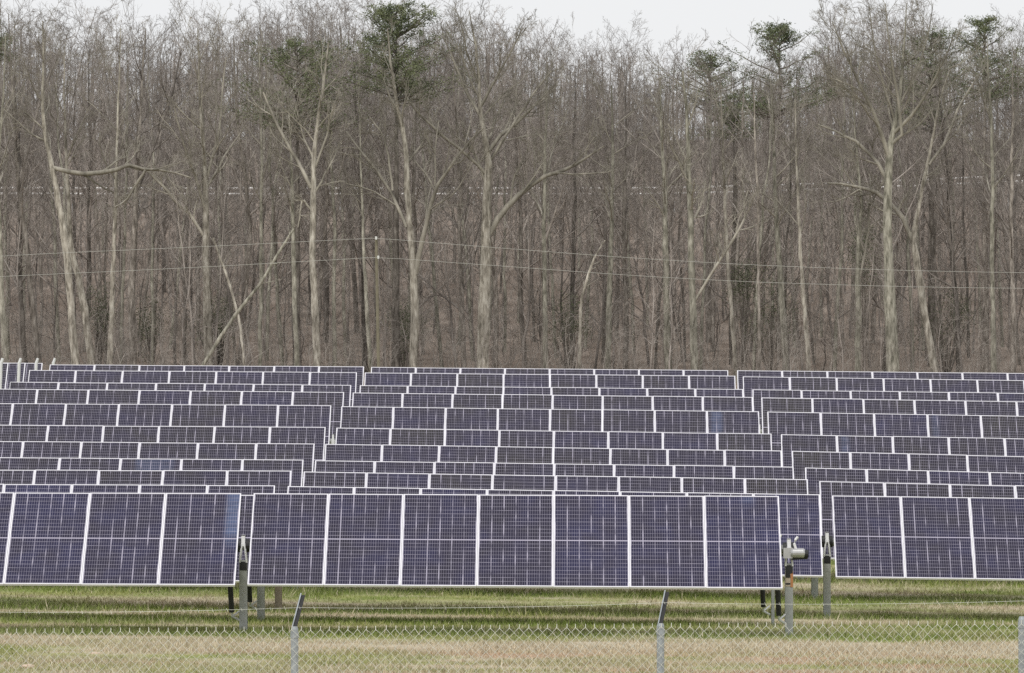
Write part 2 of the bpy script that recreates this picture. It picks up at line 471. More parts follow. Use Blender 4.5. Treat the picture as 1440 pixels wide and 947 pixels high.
# ------------------------------------------------------------------ solar tables
def panel_meshes():
    hw, hl = PW / 2, PL / 2
    fw = 0.018
    b = MB(); b.box((0, 0, -0.006), (PW - 2 * fw, PL - 2 * fw, 0.008))
    me = b.mesh('solar_panel', M_cells)
    me.materials.append(M_back)
    uvl = me.uv_layers.new(name='UVMap')
    for lp in me.loops:
        co = me.vertices[lp.vertex_index].co
        uvl.data[lp.index].uv = (co.x / (PW - 2 * fw - 0.012) + 0.5, co.y / (PL - 2 * fw - 0.016) + 0.5)
    for p in me.polygons:
        if p.normal.z < -0.5: p.material_index = 1
    f = MB()
    for sx in (-1, 1): f.box((sx * (hw - fw / 2), 0, -PT / 2), (fw, PL, PT))
    for sy in (-1, 1): f.box((0, sy * (hl - fw / 2), -PT / 2), (PW - 2 * fw, fw, PT))
    fm = f.mesh('panel_frame', M_frame)
    return me, fm
PANEL_ME, FRAME_ME = panel_meshes()

def pile_mesh(h, name, mat):
    """a steel wide flange pile, its web along the view"""
    b = MB()
    b.box((0, -0.072, h / 2 - 0.2), (0.122, 0.010, h + 0.4))
    b.box((0, 0.072, h / 2 - 0.2), (0.122, 0.010, h + 0.4))
    b.box((0, 0, h / 2 - 0.2), (0.010, 0.132, h + 0.4))
    return b.mesh(name, mat)

def bearing(parent, top, detail=True):
    """cradle on top of the pile that carries the tube; top = local point of the tube's axis"""
    if not detail:
        m = MB(); m.box(top + Vector((0, 0, -0.07)), (0.09, 0.16, 0.26))
        m.box(top + Vector((0, -0.10, 0.02)), (0.045, 0.03, 0.30))
        return m.build('bearing_bracket', M_white, parent)
    m = MB()
    for sy in (-1, 1):
        for sx in (-1, 1):
            m.tube([top + Vector((sx * 0.055, sy * 0.085, -0.26)), top + Vector((sx * 0.02, sy * 0.085, 0.03))], 0.016, 6)
        m.box(top + Vector((0, sy * 0.085, 0.075)), (0.055, 0.02, 0.17))
    m.box(top + Vector((0, 0, 0.155)), (0.055, 0.19, 0.014))
    br = m.build('bearing_bracket', M_white, parent)
    d = MB()
    for sx in (-1, 1):
        d.tube([top + Vector((sx * 0.035, 0, 0)), top + Vector((sx * 0.095, 0, 0))], [0.105, 0.098], 16)
    d.build('bearing_ring', M_dark, br)
    s = MB(); s.box(top + Vector((0, 0, -0.31)), (0.11, 0.168, 0.13))
    s.build('post_cap', M_dark, br)
    return br

TABLES = []
PATCHED = {}
def patched_panel(*a):
    me = PANEL_ME.copy(); me.materials[0] = panel_mat(a); return me
def solar_table(P0, P1, n, label, group='solar tables in rows across the field', posts=(), detail=False, ends=(0.10, 0.10), patch={}, tone=0.45):
    """P0, P1: the two ends of the upper edge. posts: distance of each pile beyond the left end."""
    P0, P1 = Vector(P0), Vector(P1)
    ax = (P1 - P0); Ltot = ax.length; ax.normalize()
    up = Vector((0.0068, math.cos(TILT), math.sin(TILT))); up = (up - ax * up.dot(ax)).normalized()
    nor = ax.cross(up).normalized()
    R = Matrix((ax, up, nor)).transposed()
    mid = (P0 + P1) / 2
    axis_mid = mid - up * (PL / 2) - nor * 0.14
    base = Vector((axis_mid.x, axis_mid.y, float(ground_z(axis_mid.x, axis_mid.y))))
    root = empty('solar_table', base)
    tag(root, label, 'solar panel table', group)
    pitch = Ltot / n
    sx = (pitch - 0.005) / PW
    R4 = R.to_4x4()
    for k in range(n):
        c = P0 + ax * (pitch * (k + 0.5)) - up * (PL / 2) - base
        jit = Matrix.Rotation(random.uniform(-0.004, 0.004), 4, 'X')
        p = link('solar_panel', PANEL_ME, root)
        p.matrix_local = Matrix.Translation(c) @ R4 @ jit @ Matrix.Diagonal((sx, 1, 1, 1))
        f = link('panel_frame', FRAME_ME, p)
        tn = min(1.0, max(0.0, random.gauss(tone, 0.09))); p.color = (tn, tn, tn, 1)
        if k in patch: p.data = patched_panel(*patch[k]); p['label'] = 'panel with a bluish patch near its edge'
    a0 = P0 - ax * ends[0] - up * (PL / 2) - nor * 0.14 - base
    a1 = P1 + ax * ends[1] - up * (PL / 2) - nor * 0.14 - base
    b = MB(); b.tube([a0, a1], 0.062, 8)
    b.build('torque_tube', M_galv, root)
    rl = MB()
    for k in range(n):
        for e in (0.16, 0.84):
            c = P0 + ax * (pitch * (k + e)) - up * (PL / 2) - nor * (PT + 0.024) - base
            rl.box(c, (0.05, 0.62, 0.045), R)
    rl.build('module_rail', M_galv, root)
    for q in posts:
        pa = P0 + ax * q - up * (PL / 2) - nor * 0.14 - base
        gz = float(ground_z(base.x + pa.x, base.y + pa.y)) - base.z
        po = link('support_post', pile_mesh(pa.z - 0.22 - gz, 'support_post', M_galv), root)
        po.location = (pa.x, pa.y, gz)
        bearing(po, Vector((0, 0, pa.z - gz)), detail)
    TABLES.append(root)
    return root, base, ax

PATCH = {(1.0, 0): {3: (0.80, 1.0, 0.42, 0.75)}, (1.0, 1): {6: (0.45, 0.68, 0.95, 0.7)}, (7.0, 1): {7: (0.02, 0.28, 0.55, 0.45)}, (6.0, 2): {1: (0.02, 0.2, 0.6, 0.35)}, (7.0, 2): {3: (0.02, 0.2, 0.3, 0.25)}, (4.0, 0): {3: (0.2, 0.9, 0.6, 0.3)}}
ORD = {1: 'front', 2: 'second', 3: 'third', 4: 'fourth', 5: 'fifth', 6: 'sixth', 7: 'seventh', 8: 'eighth', 9: 'ninth', 10: 'tenth', 11: 'farthest'}
COLN = ('left', 'middle', 'right')
for r in sorted(ROWS):
    D, cols = ROWS[r]
    for ci, c in enumerate(cols):
        if not c: continue
        x0, y0, x1, y1, n = c
        def P(px, py):
            d = D - 0.0068 * (px - 720) * D / F
            return at(px, py, d)
        P0, P1 = P(x0, y0), P(x1, y1)
        mpx = D / F
        if r == 1.5:
            label = ('solar table glimpsed through the narrow gap between the two front tables' if ci == 0 else
                     'solar table hidden right behind the middle front table, its damper and post showing below')
        else:
            k = int(r) - (1 if ci == 2 else 0)
            word = ORD[11] if r == 11 else ORD[k]
            if r == 1:
                label = ('large tilted solar table of dark panels at the left end of the front row' if ci == 0 else
                         'large tilted solar table of seven dark panels with a motor, above the fence')
            elif r == 11:
                label = ('farthest solar table of the left column, just below the bare trees', 'farthest solar table of the middle column, below the forked grey trees',
                         'farthest solar table of the right column, below the thick olive grey trunk')[ci]
            else:
                label = f'tilted solar table, {word} visible row from the front in the {COLN[ci]} column'
                if r == 2 and ci == 2: label = 'large tilted solar table of dark panels, nearest of the right column'
        posts = []
        det = r <= 2
        if ci == 1:
            off = {1.0: -10.0, 1.5: -10.5}.get(r, -9.0)
            posts.append(off * mpx)
            L = (P1 - P0).length
            posts.append(L + (11.5 * mpx if r < 2 else 8.0 * mpx))
        elif ci == 0:
            posts.append(0.6)
            if r in (9, 10, 11): posts = [-0.12]
        else:
            posts.append((P1 - P0).length - 0.6)
        ends = (0.10, 0.10)
        if ci == 1: ends = (abs(posts[0]) + 0.05, posts[1] - (P1 - P0).length + 0.05)
        root, base, ax = solar_table(P0, P1, n, label, posts=posts, detail=det, ends=ends, patch=PATCH.get((r, ci), {}), tone=0.56 if r <= 2 else 0.38)
        if ci == 1 and r == 2: [o for o in root.children if o.name.startswith('support_post')][0].data.materials[0] = M_rust
        if ci == 1 and r <= 3:
            pl = [o for o in root.children if o.name.startswith('support_post')]
            # dampers: a black strut hanging from the panels, its rod fixed low on the pile
            for po, sides in ((pl[0], (-1,)), (pl[1], (-1,))):
                if r > 1.5: continue
                px_, py_, gz = po.location
                sc = 1.0
                t = Vector((px_ - 0.20, py_ - 0.40, gz + 0.99)); b_ = Vector((px_ - 0.165, py_ - 0.30, gz + 0.33))
                m = MB(); m.tube([t, t + (b_ - t) * 0.28], 0.022, 8); m.tube([t + (b_ - t) * 0.28, b_], 0.042, 10)
                dm = m.build('damper', M_dark, root)
                m = MB(); m.tube([b_ + Vector((0, 0, 0.03)), Vector((px_ - 0.16, py_ - 0.22, gz + 0.26)), Vector((px_ - 0.055, py_ - 0.06, gz + 0.20))], 0.018, 6)
                m.tube([Vector((px_ - 0.15, py_ - 0.22, gz + 0.27)), Vector((px_ - 0.06, py_ - 0.10, gz + 0.34))], 0.014, 6)
                m.build('damper_rod', M_white, dm)
            if r == 1.5: pl[1].scale.x = 0.4
            if r in (1.0, 1.5):
                po = pl[1]; px_, py_, gz = po.location
                L = (P1 - P0).length
                tz = (P0 + ax * posts[1] - base).z - math.sin(TILT) * PL / 2 - math.cos(TILT) * 0.14
                m = MB()
                c = Vector((px_, py_ - 0.16, tz - 0.06))
                m.tube([c + Vector((0.02, 0, 0)), c + Vector((0.05, 0, 0)), c + Vector((0.21, 0, 0)), c + Vector((0.235, 0, 0))], [0.05, 0.072, 0.072, 0.06], 16)
                m.box(c + Vector((-0.02, 0.08, 0)), (0.14, 0.18, 0.16))
                mo = m.build('slew_motor', M_motor, root)
                m = MB(); m.tube([c + Vector((0.236, 0, -0.01)), c + Vector((0.29, 0, -0.015))], 0.062, 14)
                m.tube([c + Vector((0.03, 0.01, -0.085)), c + Vector((0.28, 0.01, -0.07))], 0.022, 8)
                m.build('motor_cap', M_dark, mo)
                m = MB(); m.tube([c + Vector((0.10, 0, 0.06)), c + Vector((0.075, 0, 0.14)), c + Vector((0.09, 0, 0.20)), c + Vector((0.13, 0, 0.25))], 0.020, 8)
                m.build('cable_elbow', M_white, mo)
                m = MB(); m.box((0.004, -0.0805, po.data.vertices[4].co.z * 0 + (tz - gz) - 0.46), (0.080, 0.006, 0.22))
                m.v = [(x - 0.022, y, z) for x, y, z in m.v]
                st = m.build('warning_sticker', M_pale_label, po)
                m = MB(); m.box((0.040, -0.0805, (tz - gz) - 0.46), (0.040, 0.006, 0.24)); m.build('orange_strip', M_orange, st)
                m = MB(); m.box((-0.018, -0.0865, (tz - gz) - 0.40), (0.07, 0.005, 0.075)); m.box((-0.018, -0.0865, (tz - gz) - 0.53), (0.07, 0.005, 0.025))
                m.build('sticker_print', M_dark, st)

# the tables of the next column on, whose right ends show at the far left
for (r, x1, y1, n, lab) in ((9, 12, 510.8, 2, 'solar table cut by the left picture edge, taller than its neighbours'),
                            (10, 36, 510.6, 2, 'narrow glimpse of a solar table behind the white pole, far left'),
                            (11, 60, 511.0, 2, 'narrow glimpse of a solar table at the far left, farthest row')):
    D = rowD(r); w = n * 1.16 * F / D
    solar_table(at(x1 - w, y1 - 0.6, D), at(x1, y1, D), n, lab, posts=(0.5,))
for i, (px, D, lab) in enumerate(((1.5, rowD(9) - 2.2, 'white leaning pole at the left picture edge beside the far solar tables'),
                                  (27, rowD(10) - 2.2, 'white leaning pole second from the left among the far solar tables'),
                                  (51, rowD(11) - 2.2, 'white leaning pole third from the left among the far solar tables'),
                                  (75, rowD(11) + 2.0, 'white leaning pole behind the left corner of the farthest solar row'))):
    p0 = at(px - 3, 545, D); p1 = at(px + (0 if i < 3 else 0), 511, D); p2 = at(px + 2.5, 504, D)
    gz = float(ground_z(p0.x, p0.y))
    m = MB(); m.tube([Vector((p0.x - 0.05, p0.y, gz - 0.1)) - p0, p1 - p0, p2 - p0], [0.040, 0.040, 0.034], 8)
    o = m.build('marker_pole', M_white); o.location = p0
    tag(o, lab, 'pole', 'white poles at the row ends')

# ------------------------------------------------------------------ trees
def resample(pts, n):
    pts = np.asarray(pts, float)
    d = np.r_[0, np.cumsum(np.linalg.norm(np.diff(pts[:, :3], axis=0), axis=1))]
    t = np.linspace(0, d[-1], n)
    return np.stack([np.interp(t, d, pts[:, k]) for k in range(pts.shape[1])], 1)

def tubes(P, Rr, S):
    """P (B,n,3), Rr (B,n) -> verts, quads"""
    B, n, _ = P.shape
    T = np.empty_like(P); T[:, 1:-1] = P[:, 2:] - P[:, :-2]; T[:, 0] = P[:, 1] - P[:, 0]; T[:, -1] = P[:, -1] - P[:, -2]
    T /= np.linalg.norm(T, axis=2, keepdims=True) + 1e-9
    ref = np.zeros_like(T); ref[..., 1] = 1.0
    bad = np.abs(T[..., 1]) > 0.92; ref[bad] = (1, 0, 0)
    U = np.cross(T, ref); U /= np.linalg.norm(U, axis=2, keepdims=True) + 1e-9
    W = np.cross(T, U)
    a = np.arange(S) * 2 * np.pi / S
    V = P[:, :, None, :] + (U[:, :, None, :] * np.cos(a)[:, None] + W[:, :, None, :] * np.sin(a)[:, None]) * Rr[:, :, None, None]
    i = np.arange(B * n * S).reshape(B, n, S)
    j = np.roll(i, -1, axis=2)
    Q = np.stack([i[:, :-1], j[:, :-1], j[:, 1:], i[:, 1:]], -1).reshape(-1, 4)
    return V.reshape(-1, 3), Q

def merge(parts):
    vs_, qs, off = [], [], 0
    for v, q in parts:
        vs_.append(v); qs.append(q + off); off += len(v)
    return np.concatenate(vs_), np.concatenate(qs)

def sprout(G, P, Rr, k, t0, t1, ang, lenf, rf, n, wob, up, rmin=0.004, tip=0.35, absl=None):
    """k children along every branch of P; returns their paths and radii"""
    B, m, _ = P.shape
    L = np.linalg.norm(np.diff(P, axis=1), axis=2).sum(1)
    t = (t0 + (t1 - t0) * (np.arange(k)[None, :] + G.random((B, k))) / k)
    s = t * (m - 1); i = np.clip(s.astype(int), 0, m - 2); f = (s - i)[..., None]
    b = np.arange(B)[:, None]
    S0 = P[b, i] * (1 - f) + P[b, i + 1] * f
    T = P[b, i + 1] - P[b, i]; T /= np.linalg.norm(T, axis=2, keepdims=True) + 1e-9
    r = Rr[b, i] * (1 - f[..., 0]) + Rr[b, i + 1] * f[..., 0]
    rv = G.normal(0, 1, T.shape); rv -= T * (rv * T).sum(2, keepdims=True); rv /= np.linalg.norm(rv, axis=2, keepdims=True) + 1e-9
    a = np.radians(ang[0] + (ang[1] - ang[0]) * G.random((B, k)))[..., None]
    d = T * np.cos(a) + rv * np.sin(a)
    ln = (L[:, None] if absl is None else absl) * lenf * (0.65 + 0.7 * G.random((B, k))) * (1.15 - 0.55 * t)
    r0 = np.maximum(r * rf * (0.75 + 0.4 * G.random((B, k))), rmin)
    S0 = S0.reshape(-1, 3); d = d.reshape(-1, 3); ln = ln.reshape(-1); r0 = r0.reshape(-1)
    out = np.empty((B * k, n, 3)); out[:, 0] = S0
    for q in range(1, n):
        d = d + G.normal(0, wob, d.shape); d[:, 2] += up
        d /= np.linalg.norm(d, axis=1, keepdims=True)
        out[:, q] = out[:, q - 1] + d * (ln / (n - 1))[:, None]
    rr = r0[:, None] * np.linspace(1, tip, n)[None, :]
    return out, np.maximum(rr, rmin * 0.7)

TW = 0.0047          # twig radius
def crown(G, tr, trr, limbs=None, k1=13, t0=0.42, dens=1.0, spread=(28, 58), lf=0.34, limb_k=7):
    """limbs, boughs and twigs for a trunk path (1,n,3)"""
    out = []
    sets = []
    if k1:
        sets.append(sprout(G, tr, trr, k1, t0, 0.97, spread, lf, 0.48, 9, 0.10, 0.055))
    if limbs is not None:
        P, R = limbs
        out.append(tubes(P, R, 6))
        sets.append(sprout(G, P, R, limb_k, 0.18, 0.98, (25, 55), 0.42, 0.55, 8, 0.12, 0.045))
    for P, R in sets:
        out.append(tubes(P, R, 5))
    P1 = sets
    for P, R in P1:
        p2, r2 = sprout(G, P, R, max(2, int(6 * dens)), 0.15, 0.99, (24, 58), 0.42, 0.55, 6, 0.12, 0.04, 0.008)
        out.append(tubes(p2, r2, 4))
        p3, r3 = sprout(G, p2, r2, max(2, int(5 * dens)), 0.12, 1.0, (22, 60), 0.50, 0.6, 4, 0.13, 0.03, TW, 0.7)
        out.append(tubes(p3, r3, 3))
        p4, r4 = sprout(G, p3, r3, max(1, int(4.4 * dens)), 0.15, 1.0, (20, 60), 0.55, 0.7, 3, 0.12, 0.02, TW * 0.8, 0.8)
        out.append(tubes(p4, r4, 3))
    return merge(out)

def tree_from(name, G, tr, trr, base, label, group, bark, twig, **kw):
    tr = np.asarray(tr)[None]; trr = np.asarray(trr)[None]
    root = empty(name, base)
    tag(root, label, 'tree', group)
    off = np.array(base)
    v, q = tubes(tr - off, trr, 9)
    link('trunk', np_mesh('trunk', v, q, bark, True), root)
    if kw.get('bare', False): return root
    kw.pop('bare', None)
    lim = kw.pop('limbs', None)
    if lim is not None:
        kw['limbs'] = (lim[0] - off, lim[1])
    v, q = crown(G, tr - off, trr, **kw)
    link('branches', np_mesh('branches', v, q, twig, False), root)
    return root

def px_path(pts, D, n, G, deep=0.0):
    """photograph pixels with pixel radii -> path with real radii; limbs also run to or from the viewer"""
    s = D / F
    P = []
    for i, (x, y, r) in enumerate(pts):
        d = D + deep * i / max(1, len(pts) - 1)
        p = at(x, y, d); P.append((p.x, p.y, p.z, r * s * (0.88 if r > 4.6 else 0.78)))
    P = resample(P, n)
    P[1:-1, :3] += G.normal(0, 0.012, (n - 2, 3))
    P[1:, 3] *= 1 + G.normal(0, 0.04, n - 1)
    return P[:, :3], P[:, 3]

HEROES = [
 ('tall grey tree with a wide bare crown and one long limb reaching right', 259, 'pale', dict(k1=7, t0=0.62, lf=0.20, dens=1.15),
  [(679,522,10.5),(681,430,10),(684,345,9),(684,290,7.0),(687,230,5.8),(683,195,5),(675,155,4),(673,110,3),(668,60,2),(660,15,.8)],
  [[(688,330,5),(705,300,5),(735,268,4.5),(765,248,4),(800,238,3.2),(825,222,2),(850,205,1)], [(686,215,4),(705,190,3.5),(735,165,3),(760,140,2),(785,115,1)],
   [(690,225,3),(715,185,2.5),(745,140,2),(775,100,1)], [(680,170,3.5),(655,130,2.8),(640,90,2),(625,55,1)], [(676,150,3),(695,115,2.5),(715,80,1.5),(735,40,.8)],
   [(674,120,2),(655,70,1.6),(648,30,.8)], [(683,245,3),(665,225,2.8),(640,205,2.6),(610,180,2.4),(585,155,2),(570,135,1)], [(684,262,2),(668,215,1.6),(640,190,1)]]),
 ('pale tree whose trunk forks low into two stems, left of the centre tree', 258, 'pale', dict(k1=8, t0=0.6, lf=0.17),
  [(581,522,7),(583,460,7),(583,390,6.5),(577,330,5.5),(573,270,5),(571,210,4.5),(563,165,4),(555,130,3),(548,80,2),(545,40,1)],
  [[(584,385,5),(592,345,4.5),(604,295,4),(613,265,3.5),(640,225,2.6),(660,200,1.6),(680,180,1)], [(572,320,3.5),(553,275,3),(530,240,2.6),(505,210,2),(487,185,1.2)],
   [(552,268,2.5),(547,225,2),(540,190,1.5),(520,165,1)], [(612,262,2),(612,215,1.6),(617,170,1)]]),
 ('pale left leaning tree with a broken limb drooping across to the right', 256, 'pale', dict(k1=9, t0=0.62, lf=0.2),
  [(107,520,7),(100,440,6),(95,370,6),(86,305,5.5),(77,255,5),(68,210,4),(62,180,3.5),(60,130,2.5),(62,70,1.5),(60,30,.8)],
  [[(74,236,4),(95,242,4.5),(125,245,4.5),(160,241,4),(175,232,3.5),(190,233,3),(205,238,2.5),(235,240,2),(268,250,1)], [(205,238,2.4),(190,262,2.2),(178,282,2),(160,292,1.2)]]),
 ('pale leaning trunk crossing behind the left leaning tree with the broken limb', 259, 'pale', dict(k1=8, t0=0.6, lf=0.2),
  [(130,520,6.5),(120,440,6),(110,390,5.5),(100,355,5),(97,300,4),(94,240,3.2),(92,190,2.4),(90,120,1.4),(92,60,.7)], []),
 ('slender pale straight tree just right of the crossing left trunks', 257, 'pale', dict(k1=9, t0=0.55, lf=0.2),
  [(154,520,5),(157,440,4.5),(160,350,4),(162,290,3.5),(163,250,3),(165,180,2),(168,100,1.4),(170,40,.7)], []),
 ('grey tree with a long limb sagging to its left, behind the leaning dead trunk', 261, 'pale', dict(k1=10, t0=0.5, lf=0.22),
  [(294,520,7.5),(291,440,7),(290,370,6),(290,300,5.5),(288,240,4.5),(284,180,3.5),(280,110,2.2),(278,40,1)],
  [[(288,335,3),(270,305,3),(245,280,3),(222,255,2.5),(207,240,2)], [(290,300,3),(272,240,2.5),(255,195,2),(245,150,1)], [(288,260,3),(305,200,2.4),(312,140,1.6),(318,80,.8)]]),
 ('pale tree with one arm rising left, right of the leaning dead trunk', 257, 'pale', dict(k1=8, t0=0.55, lf=0.2),
  [(446,520,6.5),(443,430,6),(439,350,5.5),(441,280,5),(441,230,4.5),(445,180,3.5),(455,120,2.5),(462,60,1.2)],
  [[(438,265,4),(420,230,3.5),(402,200,3),(385,165,2.5),(370,130,1.5)], [(440,300,2.5),(425,280,2),(419,320,1)], [(441,240,2.5),(460,190,2),(468,150,1)]]),
 ('thin upright tree that the leaning dead trunk rests against', 259, 'olive', dict(k1=9, t0=0.5, lf=0.2),
  [(418,520,4.5),(414,420,4.5),(412,330,4),(411,270,3),(408,190,2),(405,120,1)], []),
 ('slim straight trunk between the sagging limb tree and the leaning trunk top', 263, 'olive', dict(k1=10, t0=0.5, lf=0.2),
  [(365,520,3.5),(367,400,3.2),(367,300,3),(368,220,2.5),(366,120,1.5),(364,50,.7)], []),
 ('tall tree with a thin arm leaning right from its lower trunk, right of centre', 258, 'olive', dict(k1=10, t0=0.5, lf=0.2),
  [(977,524,6.5),(975,440,6),(972,370,5.5),(971,300,5),(968,220,4),(965,150,3),(960,100,1.6)],
  [[(976,425,2.5),(1000,385,2.5),(1030,340,2.3),(1049,305,2),(1046,285,1.6),(1052,268,1)]]),
 ('thickest olive grey tree with a huge fan shaped crown, on the right', 256, 'olive', dict(k1=8, t0=0.6, lf=0.2, dens=1.15),
  [(1256,524,11),(1252,430,9.5),(1249,350,8),(1248,280,7),(1250,235,6.5),(1252,200,5.5),(1262,160,4.5),(1268,110,3),(1272,50,1.5),(1275,5,.7)],
  [[(1250,225,4.5),(1240,190,4),(1225,150,3.5),(1205,110,2.5),(1185,70,1.6),(1170,30,.8)], [(1249,255,4),(1232,225,3.5),(1205,200,3),(1175,185,2),(1150,175,1)],
   [(1251,205,4),(1268,190,3),(1265,150,3),(1258,110,2.4),(1250,60,1.4),(1245,5,.7)], [(1254,190,4),(1285,160,3),(1310,120,2.2),(1330,80,1.4),(1345,40,.7)],
   [(1258,170,2.5),(1240,110,2),(1228,60,1.2),(1222,5,.6)], [(1264,150,2.5),(1290,100,2),(1305,50,1.2),(1312,5,.6)], [(1225,150,2),(1195,130,1.6),(1165,100,1)]]),
 ('bent tree with a thick bough arching left, right of the thickest trunk', 260, 'pale', dict(k1=8, t0=0.6, lf=0.2),
  [(1315,524,6.5),(1300,440,6),(1290,370,6),(1283,335,5),(1290,300,3.5),(1300,250,3),(1310,200,2.5),(1322,140,2),(1335,100,1)],
  [[(1284,340,4.5),(1272,310,4.5),(1255,290,4),(1235,272,3.5),(1205,262,3),(1165,258,1.5)], [(1306,232,2.6),(1330,200,2.6),(1345,160,2.3),(1360,130,1.8),(1385,95,1)]]),
 ('straight slender trunk near the right picture edge', 258, 'olive', dict(k1=10, t0=0.5, lf=0.22),
  [(1398,524,5),(1396,430,4.5),(1395,340,4),(1396,260,3.5),(1394,180,2.5),(1390,100,1.5),(1388,50,.7)], []),
 ('upright tree with close set rising stems, just left of the thickest trunk', 261, 'olive', dict(k1=10, t0=0.45, lf=0.22),
  [(1206,524,5),(1207,440,5),(1206,380,4.5),(1208,330,4),(1212,280,3),(1205,220,2),(1200,150,1.2),(1196,80,.7)], [[(1207,400,2.5),(1221,330,2.2),(1224,260,1.5)]]),
 ('slim tree leaning a little left between the two dark stems, right of centre', 262, 'pale', dict(k1=10, t0=0.5, lf=0.2),
  [(1138,522,4.5),(1131,430,4),(1126,365,3.5),(1123,300,3),(1120,220,2),(1118,140,1)], []),
 ('mid sized grey trunk left of the slim left leaning tree', 264, 'olive', dict(k1=10, t0=0.5, lf=0.22),
  [(1105,522,5.5),(1101,440,5),(1097,380,5),(1091,300,4),(1088,200,3),(1085,120,1.5)], []),
 ('straight grey trunk standing alone right of the centre tree', 264, 'olive', dict(k1=10, t0=0.5, lf=0.22),
  [(768,522,4.5),(766,420,4.5),(765,320,4),(766,240,3),(768,160,2),(770,90,1)], []),
 ('dark reddish thin trunk right of the tree with the leaning thin arm', 262, 'brown', dict(k1=8, t0=0.5, lf=0.2),
  [(1068,522,3),(1067,400,2.8),(1066,300,2.6),(1062,200,2),(1060,130,1)], []),
 ('grey trunk tapering upward left of the tree with the leaning thin arm', 263, 'olive', dict(k1=10, t0=0.5, lf=0.22),
  [(940,522,6),(938,440,5.5),(936,360,5),(935,280,4),(930,180,2.5),(928,110,1)], []),
 ('grey trunk right of the curved sapling', 266, 'olive', dict(k1=10, t0=0.5, lf=0.22),
  [(855,522,5),(857,430,4.8),(860,330,4),(862,220,3),(860,120,1.2)], []),
 ('slim trunk beside the utility pole', 264, 'olive', dict(k1=10, t0=0.5, lf=0.2),
  [(522,520,4),(516,440,3.8),(512,360,3),(508,250,2),(505,150,1),(505,80,.6)], []),
 ('pale trunk at the left picture edge', 259, 'olive', dict(k1=10, t0=0.45, lf=0.25),
  [(9,518,5),(3,430,5),(0,340,4.5),(-4,240,3.5),(5,140,2),(8,50,.8)], []),
 ('dark leaning trunk second from the left picture edge', 262, 'brown', dict(k1=11, t0=0.45, lf=0.25),
  [(56,520,5.5),(45,430,5),(38,350,4.5),(25,250,4),(20,160,3),(15,80,1.2),(12,20,.6)], [[(26,260,3),(45,190,2.6),(60,130,2),(85,70,1)]]),
 ('slim pale tree leaning left, next to the dark reddish thin trunk', 265, 'pale', dict(k1=9, t0=0.5, lf=0.2),
  [(1035,522,4.2),(1028,430,4),(1023,370,3.5),(1020,290,3),(1016,200,2),(1014,120,1)], []),
 ('brown tree behind the slender pale tree on the left', 268, 'brown', dict(k1=12, t0=0.45, lf=0.26),
  [(188,520,6),(185,420,5.5),(190,300,5),(195,200,4),(200,110,2.4),(205,40,1)], [[(192,270,3),(215,210,2.6),(240,140,2),(255,70,1)]]),
 ('dark forked tree left of the arm rising tree', 268, 'brown', dict(k1=10, t0=0.45, lf=0.24),
  [(338,520,5),(345,420,4.5),(352,320,4),(345,250,3.5),(335,180,2.6),(330,110,1.6),(328,50,.8)], [[(350,300,3),(330,240,2.5),(316,210,1.5)]]),
]
BK = {'pale': (M_bark_pale, M_twig_pale), 'olive': (M_bark_olive, M_twig_pale), 'brown': (M_bark, M_twig)}
for hi, (label, D, kind, kw, trunk, limbs) in enumerate(HEROES):
    G = np.random.default_rng(100 + hi)
    tr, rr = px_path(trunk, D, 22, G)
    gz = float(ground_z(tr[0, 0], D))
    tr = np.vstack([[tr[0, 0], D, gz - 0.25], tr]); rr = np.r_[rr[0] * 1.25, rr]
    lim = None
    if limbs:
        pr = [px_path(l, D, 10, G, random.uniform(-1.6, 1.6) * min(1.0, len(l) / 5)) for l in limbs]
        lim = (np.stack([p for p, _ in pr]), np.stack([r for _, r in pr]))
    tree_from('bare_tree', G, tr, rr, Vector((tr[0, 0], D, gz)), label, 'bare trees along the edge of the wood', *BK[kind], limbs=lim, **kw)

def fallen(pts, D, label, bark):
    G = np.random.default_rng(5)
    P, R = px_path(pts, D, 14, G)
    base = Vector((P[0, 0], D, float(ground_z(P[0, 0], D))))
    P = np.vstack([[P[0, 0] - 0.1, D, base.z - 0.1], P]); R = np.r_[R[0], R]
    root = empty('dead_tree', base); tag(root, label, 'tree', None)
    v, q = tubes(P[None] - np.array(base), R[None], 8); link('trunk', np_mesh('trunk', v, q, bark, True), root)
    p, r = sprout(G, P[None, 4:] - np.array(base), R[None, 4:], 6, 0.4, 1, (30, 60), 0.18, 0.4, 5, 0.1, 0.02)
    v, q = tubes(p, r, 4); link('branches', np_mesh('branches', v, q, bark), root)
fallen([(281,522,3.6),(320,458,3.2),(365,400,2.8),(413,322,2.2)], 254, 'dead grey trunk leaning right against an upright tree', M_bark_olive)
fallen([(815,524,3),(816,460,3),(818,420,2.6),(827,385,2.4),(840,355,1.7),(851,338,1)], 256, 'thin pale sapling curving right at its tip, right of centre', M_bark_pale)
fallen([(345,520,2.6),(335,440,2.6),(318,385,2.4),(300,335,2)], 258, 'thin dead stem bowed left beside the leaning dead trunk', M_bark_pale)

